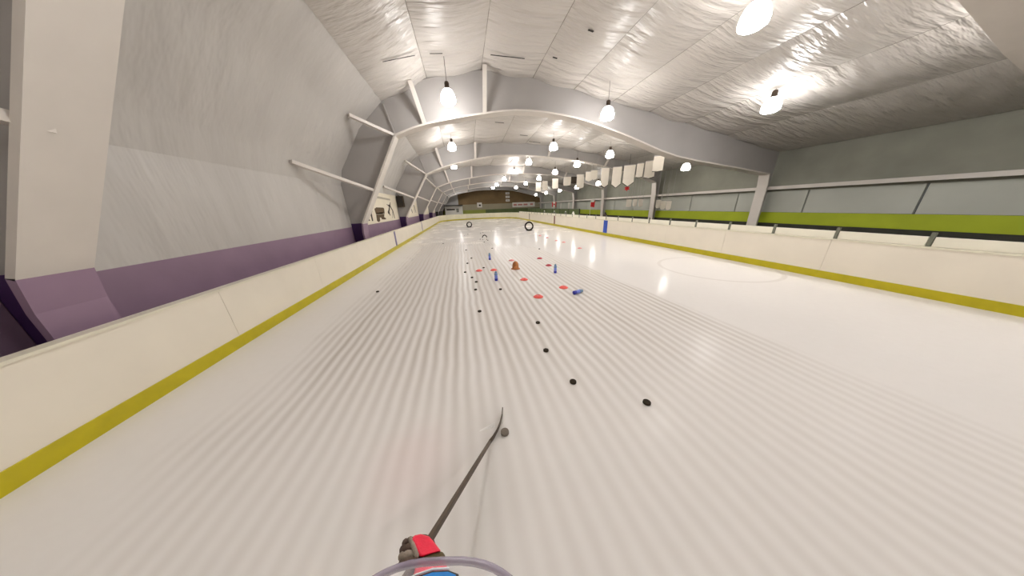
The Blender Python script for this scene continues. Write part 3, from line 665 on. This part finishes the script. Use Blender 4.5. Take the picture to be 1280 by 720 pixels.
# orange-brown dome target with an arched mouth
dm = empty('dome_target', (1.547, 7.44, 0), -.2); tag(dm, 'orange-brown hollow dome target with a flared base on the ice', 'training target')
MB().lathe([(.15, 0), (.152, .012), (.12, .022), (.108, .05), (.104, .13), (.092, .19), (.066, .235), (.03, .256), (0, .26)], 22).build('shell', 'dome_orange', dm, True)
arch = [(-.05, .015), (-.05, .07)]+[(.05*math.cos(math.pi-math.pi*i/8), .07+.05*math.sin(math.pi*i/8)) for i in range(1, 8)]+[(.05, .07), (.05, .015)]
MB().prism(arch, -.112, -.06, lambda p, t: (p[0], t, p[1])).build('arched_mouth', 'dome_inner', dm)
# tyres
def tyre(x, y, R_, r_, label, rz):
    o = empty('tyre', (x, y, 0), rz); tag(o, label, 'tyre', 'tyres standing on the ice')
    n = 36; pr = [(R_, -.055), (R_, .055), (R_-.02, .075), (R_-r_, .06), (R_-r_, -.06), (R_-.02, -.075), (R_, -.055)]
    MB().lathe(pr, n, (0, 0, R_), 'Y', False).build('casing', 'tyre_black', o, True)
    for s in (-1, 1): MB().lathe([(R_-r_+.012, s*.058), (R_-r_+.012, s*.075), (R_-r_-.012, s*.075), (R_-r_-.012, s*.058), (R_-r_+.012, s*.058)], n, (0, 0, R_), 'Y', False).build('bead', 'slit', o, True)
    MB().box((.15, .12, .012), (.25, .12, .024)).build('stand_foot', 'slit', o); MB().box((-.15, .12, .012), (.25, .12, .024)).build('stand_foot', 'slit', o)
tyre(5.24, 19.2, .375, .11, 'larger black tyre standing upright before the right boards', -.26)
tyre(.51, 25.9, .30, .095, 'smaller black tyre standing upright near the far end', 0)
o = empty('arch_gate', (1.2, 15.3, 0), -.1); tag(o, 'small black arch gate standing on the ice among pucks', 'training gate')
A = [(.13*math.cos(math.pi*i/12), 0, .16+.13*math.sin(math.pi*i/12)) for i in range(13)]
MB().tube(A, .03, 8).build('arch', 'tyre_black', o, True)
for s in (-1, 1):
    MB().bar((.13*s, 0, .01), (.13*s, 0, .17), .02, .02).build('leg', 'steel_light', o); MB().box((.13*s, 0, .008), (.05, .12, .016)).build('foot', 'tyre_black', o)

# ------------------------------------------------------------------ stick
heel = Vector((.032, 1.500, .045)); grip = Vector((-.256, .656, .688)); top = grip+(grip-heel).normalized()*.45
stk = empty('hockey_stick', (.1, 1.62, 0)); tag(stk, 'dark brown hockey stick with its curved blade behind the puck', 'hockey stick')
so = Vector((.1, 1.62, 0))
MB().bar(heel-so, top-so, .020, .030, Vector((0, 0, 1))).build('shaft', 'stick_brown', stk, bevel=.003)
MB().bar(top-so-(top-heel).normalized()*.16, top-so+(top-heel).normalized()*.012, .026, .036).build('butt_tape', 'helmet_white', stk, bevel=.004)
bl = [(.030, 1.505), (.072, 1.558), (.115, 1.622), (.152, 1.692), (.184, 1.777), (.204, 1.871)]
vs = []; fs = []
for i, (x, y) in enumerate(bl):
    a = Vector(bl[max(i-1, 0)]); b = Vector(bl[min(i+1, 5)]); d = (b-a).normalized(); n = Vector((d.y, -d.x))*.0045
    t = i/5; hh = .062+.012*math.sin(math.pi*t)-(.028 if i == 5 else 0); z0 = .002+(.018 if i == 5 else 0)+(.008 if i == 0 else 0)
    vs += [(x-n.x-so.x, y-n.y-so.y, z0), (x+n.x-so.x, y+n.y-so.y, z0), (x+n.x*.8-so.x-.002, y+n.y*.8-so.y-.03*min(1, i*.6), hh), (x-n.x*.8-so.x-.002, y-n.y*.8-so.y-.03*min(1, i*.6), hh)]
for i in range(5):
    for c in range(4): fs.append((4*i+c, 4*i+(c+1) % 4, 4*i+4+(c+1) % 4, 4*i+4+c))
fs += [(3, 2, 1, 0), (20, 21, 22, 23)]
MB().add(vs, fs).build('blade', 'stick_brown', stk)
# thin raised white fan for the pale streak beside the blade
sn = MB()
vs = []; fs = []; nx, ny = 14, 6
for i in range(nx+1):
    for j in range(ny+1):
        s, t = i/nx, j/ny; wv = math.sin(math.pi*t)*(s**1.3)*(1-s**8)
        vs.append((.10-.15*(1-s), 1.70-.035*(1-s)-.055*(.25+.75*s)*(t-.5), .0004+.010*wv*(1+.3*math.sin(i*2.1+j))))
for i in range(nx):
    for j in range(ny): q = i*(ny+1)+j; fs.append((q, q+ny+1, q+ny+2, q+1))
tag(MB().add(vs, fs).build('white_fan', 'fan_white', None, True), 'thin white fan on the ice left of the stick blade', None, None, 'stuff')

# ------------------------------------------------------------------ skater
person = empty('person', (-.1, -.1, 0)); tag(person, 'skater in blue-badged helmet and clear visor holding the stick, seen at the bottom edge', 'person')
po = Vector((-.1, -.1, 0))
G0 = Vector((-0.2892, 0.5928, 0.7504))                                  # lower glove: place and axes, tilted along the shaft
GX, GY, GZ = Vector((0.9798, -0.1968, -0.0348)), Vector((-0.2815, 1.0976, -0.6965)), Vector((0.3160, -0.6479, 1.3657))
WR = G0 + (GX*.03 + GY*-.12 + GZ*-.05)*.93; EL = Vector((-.46, .04, 1.10))
def skin_body():
    V = []; E_ = []; Rr = []
    def v(p, r, par=None):
        V.append(Vector(p)-po); Rr.append(r)
        if par is not None: E_.append((par, len(V)-1))
        return len(V)-1
    pel = v((-.13, -.24, .92), (.175, .14)); w1 = v((-.13, -.22, 1.08), (.175, .135), pel); ch = v((-.12, -.18, 1.30), (.2, .145), w1)
    up_ = v((-.11, -.14, 1.45), (.16, .105), ch); nk = v((-.10, -.09, 1.56), (.062, .062), up_); hd = v((-.093, -.05, 1.66), (.075, .085), nk); cr = v((-.095, -.055, 1.80), (.075, .085), hd)
    sl = v((-.31, -.14, 1.44), (.092, .092), up_); el = v(EL, (.062, .062), sl); fl_ = v(EL.lerp(WR, .5), (.042, .042), el); wl_ = v(WR, (.032, .032), fl_)
    sr = v((.09, -.17, 1.44), (.092, .092), up_); er = v((.08, -.03, 1.13), (.062, .062), sr); fr2 = v((-.16, .13, 1.02), (.045, .045), er); wr2 = v((-.29, .30, .96), (.034, .034), fr2)
    for s in (-1, 1):
        hp = v((-.13+.1*s, -.24, .86), (.125, .125), pel); kn = v((-.13+.17*s, -.06, .50), (.09, .09), hp); cf = v((-.13+.18*s, -.16, .32), (.08, .08), kn); an = v((-.13+.18*s, -.26, .12), (.045, .045), cf); v((-.13+.18*s, -.08, .085), (.04, .032), an)
    me = bpy.data.meshes.new('body'); me.from_pydata(V, E_, []); ob = bpy.data.objects.new('body', me); COL.objects.link(ob)
    sk = ob.modifiers.new('skin', 'SKIN'); sk.use_smooth_shade = True
    for i, d in enumerate(me.skin_vertices[0].data): d.radius = Rr[i]; d.use_root = (i == 0)
    sb = ob.modifiers.new('sub', 'SUBSURF'); sb.levels = 2; sb.render_levels = 2
    dg = bpy.context.evaluated_depsgraph_get(); m2 = bpy.data.meshes.new_from_object(ob.evaluated_get(dg))
    bpy.data.objects.remove(ob); m2.name = 'body'; m2.materials.clear()
    for k in ('jersey', 'pants', 'skin'): m2.materials.append(MATS[k])
    for p in m2.polygons:
        c = p.center; p.use_smooth = True
        p.material_index = 2 if c.z > 1.56 else (1 if (c.z < .92 and c.y < .22) else 0)
    o = bpy.data.objects.new('body', m2); COL.objects.link(o); o.parent = person
    return o
body = skin_body()
for s in (-1, 1):
    sx = -.13+.18*s
    sk_ = MB().prism([(-.30, .06), (-.31, .2), (-.27, .27), (-.19, .27), (-.13, .15), (0, .12), (.015, .06)], -.045, .045, lambda p, t: (sx+t+.1, p[0]+.1, p[1])).build('skate', 'helmet_black', person, bevel=.015)
    MB().prism([(-.31, .012), (-.28, .001), (0, .001), (.02, .015), (.0, .07), (-.28, .07)], -.002, .002, lambda p, t: (sx+t+.1, p[0]+.1, p[1])).build('runner', 'skate_steel', sk_)
# head frame: helmet, visor
n2 = Vector((.185, .983, 0)).normalized(); s2 = Vector((.983, -.185, 0)).normalized(); HC = s2*(-.082)+n2*(-.055)-po
def hp(f_, l_, z): q = HC+n2*f_+s2*l_; return (q.x, q.y, z)
hel = []; fs = []; n = 32; prof = [(.98, 1.735), (1.0, 1.76), (.98, 1.79), (.88, 1.83), (.72, 1.865), (.5, 1.885), (.25, 1.895), (.02, 1.897)]
for k, (sc, z) in enumerate(prof):
    for i in range(n):
        a = 2*math.pi*i/n; ca, sa = math.cos(a), math.sin(a)
        ff = (.118 if ca > 0 else .135)*sc*ca-.004; ll = .110*sc*sa
        zz = z-(.07 if (k < 2 and ca < .3) else 0)*(1 if k == 0 else .5)
        q = Vector(hp(ff, ll, zz)); wx, wy = q.x+po.x, q.y+po.y
        if ca > -.2: q.z = min(q.z, 1.985-(.314*wx+1.47*wy)/.529)      # low sloping front
        hel.append(q)
for k in range(len(prof)-1):
    for i in range(n):
        j = (i+1) % n; fs.append((k*n+i, k*n+j, (k+1)*n+j, (k+1)*n+i))
helmet = MB().add(hel, fs).build('helmet', 'helmet_black', person, True)
sol = helmet.modifiers.new('shell', 'SOLIDIFY'); sol.thickness = .012; sol.offset = -1
def sup(t, a, b, e):
    c, s_ = math.cos(t), math.sin(t)
    return b*(abs(c)**(2/e)), a*math.copysign(abs(s_)**(2/e), s_)
angs = [math.radians(-88+176*i/40) for i in range(41)]
rim_path = [hp(*sup(t, .125, .1868, 2.8), 1.66) for t in angs]
brim = [hp(*sup(t, .112, .118, 2.4), 1.735) for t in angs]
vs = []; fs = []; RWS = 6
for i in range(41):
    a, b = Vector(brim[i]), Vector(rim_path[i])
    for k in range(RWS+1): vs.append(a.lerp(b, k/RWS)+Vector((0, 0, -.004*math.sin(math.pi*k/RWS))))
for i in range(40):
    for k in range(RWS): q = i*(RWS+1)+k; fs.append((q, q+1, q+RWS+2, q+RWS+1))
MB().add(vs, fs).build('visor', 'visor_clear', helmet, True)
MB().tube(rim_path, .0032, 8).build('visor_rim', 'visor_rim', helmet, True)
# camera-side badge plate on the brim: white edge, blue face, dark ends
ed = [(-.062, .0895), (-.052, .0912), (-.042, .0915), (-.032, .0897), (-.0255, .0866)]
def edge_y(x):
    for (xa, ya), (xb, yb) in zip(ed, ed[1:]):
        if xa <= x <= xb: return ya+(yb-ya)*(x-xa)/(xb-xa)
    return ed[-1][1] if x > ed[-1][0] else ed[0][1]
def plate(xs, inset, z0, z1, yb):
    poly = [(x, edge_y(x)-inset) for x in xs]+[(xs[-1], yb), (xs[0], yb)]
    return MB().prism(poly, z0, z1, lambda p, t: (p[0]-po.x, p[1]-po.y, t))
mnt = plate([-.062, -.052, -.042, -.032, -.0255], .001, 1.768, 1.7795, .045).build('badge_mount', 'helmet_black', helmet)
plate([-.0478, -.042, -.032, -.0272], .0022, 1.7796, 1.781, .05).build('badge', 'badge_blue', helmet)
MB().tube([(x-po.x, y-po.y, 1.779) for x, y in ed[:-1]], .0007, 6).build('badge_edge', 'helmet_white', helmet, True)
# face under the visor
for s in (-1, 1):
    MB().lathe([(0, -.011), (.008, -.008), (.011, 0), (.008, .008), (0, .011)], 10, hp(.078, .03*s, 1.70)).build('eye', 'helmet_white', body, True)
    MB().lathe([(0, -.02), (.008, -.012), (.009, .01), (0, .022)], 8, hp(0, .078*s, 1.69)).build('ear', 'skin', body, True)
MB().tube([hp(.085, 0, 1.71), hp(.10, 0, 1.685), hp(.105, 0, 1.67)], [.008, .011, .013], 8).build('nose', 'skin', body, True)
MB().tube([hp(.083, -.022, 1.635), hp(.09, 0, 1.632), hp(.083, .022, 1.635)], .005, 6).build('mouth', 'pink_print', body, True)
MB().tube([hp(-.06, -.075, 1.70), hp(-.095, 0, 1.67), hp(-.06, .075, 1.70)], .03, 8).build('hair', 'hair', body, True)

# gloves. local frame at the hand: along the picture's right / up / towards the viewer of the back of the hand
def glove(origin, ex, ey, ez, sc=1.0):
    T = Matrix((ex, ey, ez)).transposed()
    def g(x, y, z): return Vector(origin)+T @ Vector((x, y, z))*sc - po
    def pad(poly, z0, z1, inset):
        m_ = MB(); n = len(poly); cx = sum(p[0] for p in poly)/n; cy_ = sum(p[1] for p in poly)/n
        rows_ = [(z0, 1.0), (z0+(z1-z0)*.75, 1.0), (z1, 1-inset)]
        vs = [g(cx+(p[0]-cx)*k, cy_+(p[1]-cy_)*k, z) for z, k in rows_ for p in poly]
        fs = [tuple(range(n))[::-1], tuple(2*n+i for i in range(n))]+[(r*n+i, r*n+(i+1) % n, (r+1)*n+(i+1) % n, (r+1)*n+i) for r in range(2) for i in range(n)]
        return m_.add(vs, fs)
    back = [(-.048, .030), (-.030, .046), (-.004, .052), (.034, .040), (.056, .012), (.080, -.024), (.040, -.034), (0, -.046), (-.012, -.040), (-.028, -.006)]
    root = pad(back, -.035, .028, .12).build('glove', 'glove_red', person, bevel=.006)
    MB().tube([g(-.050, .030, .012), g(-.034, -.004, .020), (g(-.018, -.042, .018))], .0085, 8).build('piping', 'glove_grey', root, True)
    pad([(0, -.046), (.040, -.030), (.086, -.024), (.098, -.044), (.070, -.060), (.01, -.060)], -.05, .016, .1).build('wrist_roll', 'glove_olive', root, bevel=.006)
    pad([(-.02, -.055), (.095, -.055), (.105, -.16), (-.04, -.16)], -.075, .012, .1).build('cuff', 'glove_red', root, bevel=.01)
    pad([(-.045, .028), (-.004, .045), (.05, .01), (.07, -.05), (-.015, -.055)], -.075, -.03, .0).build('palm', 'glove_brown', root, bevel=.006)
    for (y0_, ln, zz, mm) in ((.018, .040, .000, 'glove_brown'), (-.010, .052, .004, 'glove_brown'), (-.038, .056, .0, 'glove_grey'), (-.064, .050, -.004, 'glove_brown')):
        x0 = -.030-.10*max(0, .018-y0_)*-1.0*.2
        MB().tube([g(-.026, y0_, zz), g(-.042-ln*.35, y0_-.002, zz+.002), g(-.046-ln*.62, y0_-.006, zz-.022), g(-.040-ln*.5, y0_-.008, zz-.050), g(-.018-ln*.2, y0_-.006, zz-.066)], [.0135, .0145, .014, .013, .011], 10).build('finger', mm, root, True)
    MB().tube([g(.045, -.02, -.02), g(.040, .012, -.045), g(.016, .032, -.066), g(-.010, .036, -.074)], [.017, .016, .014, .012], 10).build('thumb', 'glove_brown', root, True)
    return root
glove(G0, GX, GY, GZ, .93)
ax = (top-heel).normalized()
ez = (Vector((.2, .25, 1))-ax*Vector((.2, .25, 1)).dot(ax)).normalized(); ey = -ax; ex = ey.cross(ez)
glove(top-ax*.07+ez*.045, ex, ey, ez, .95)
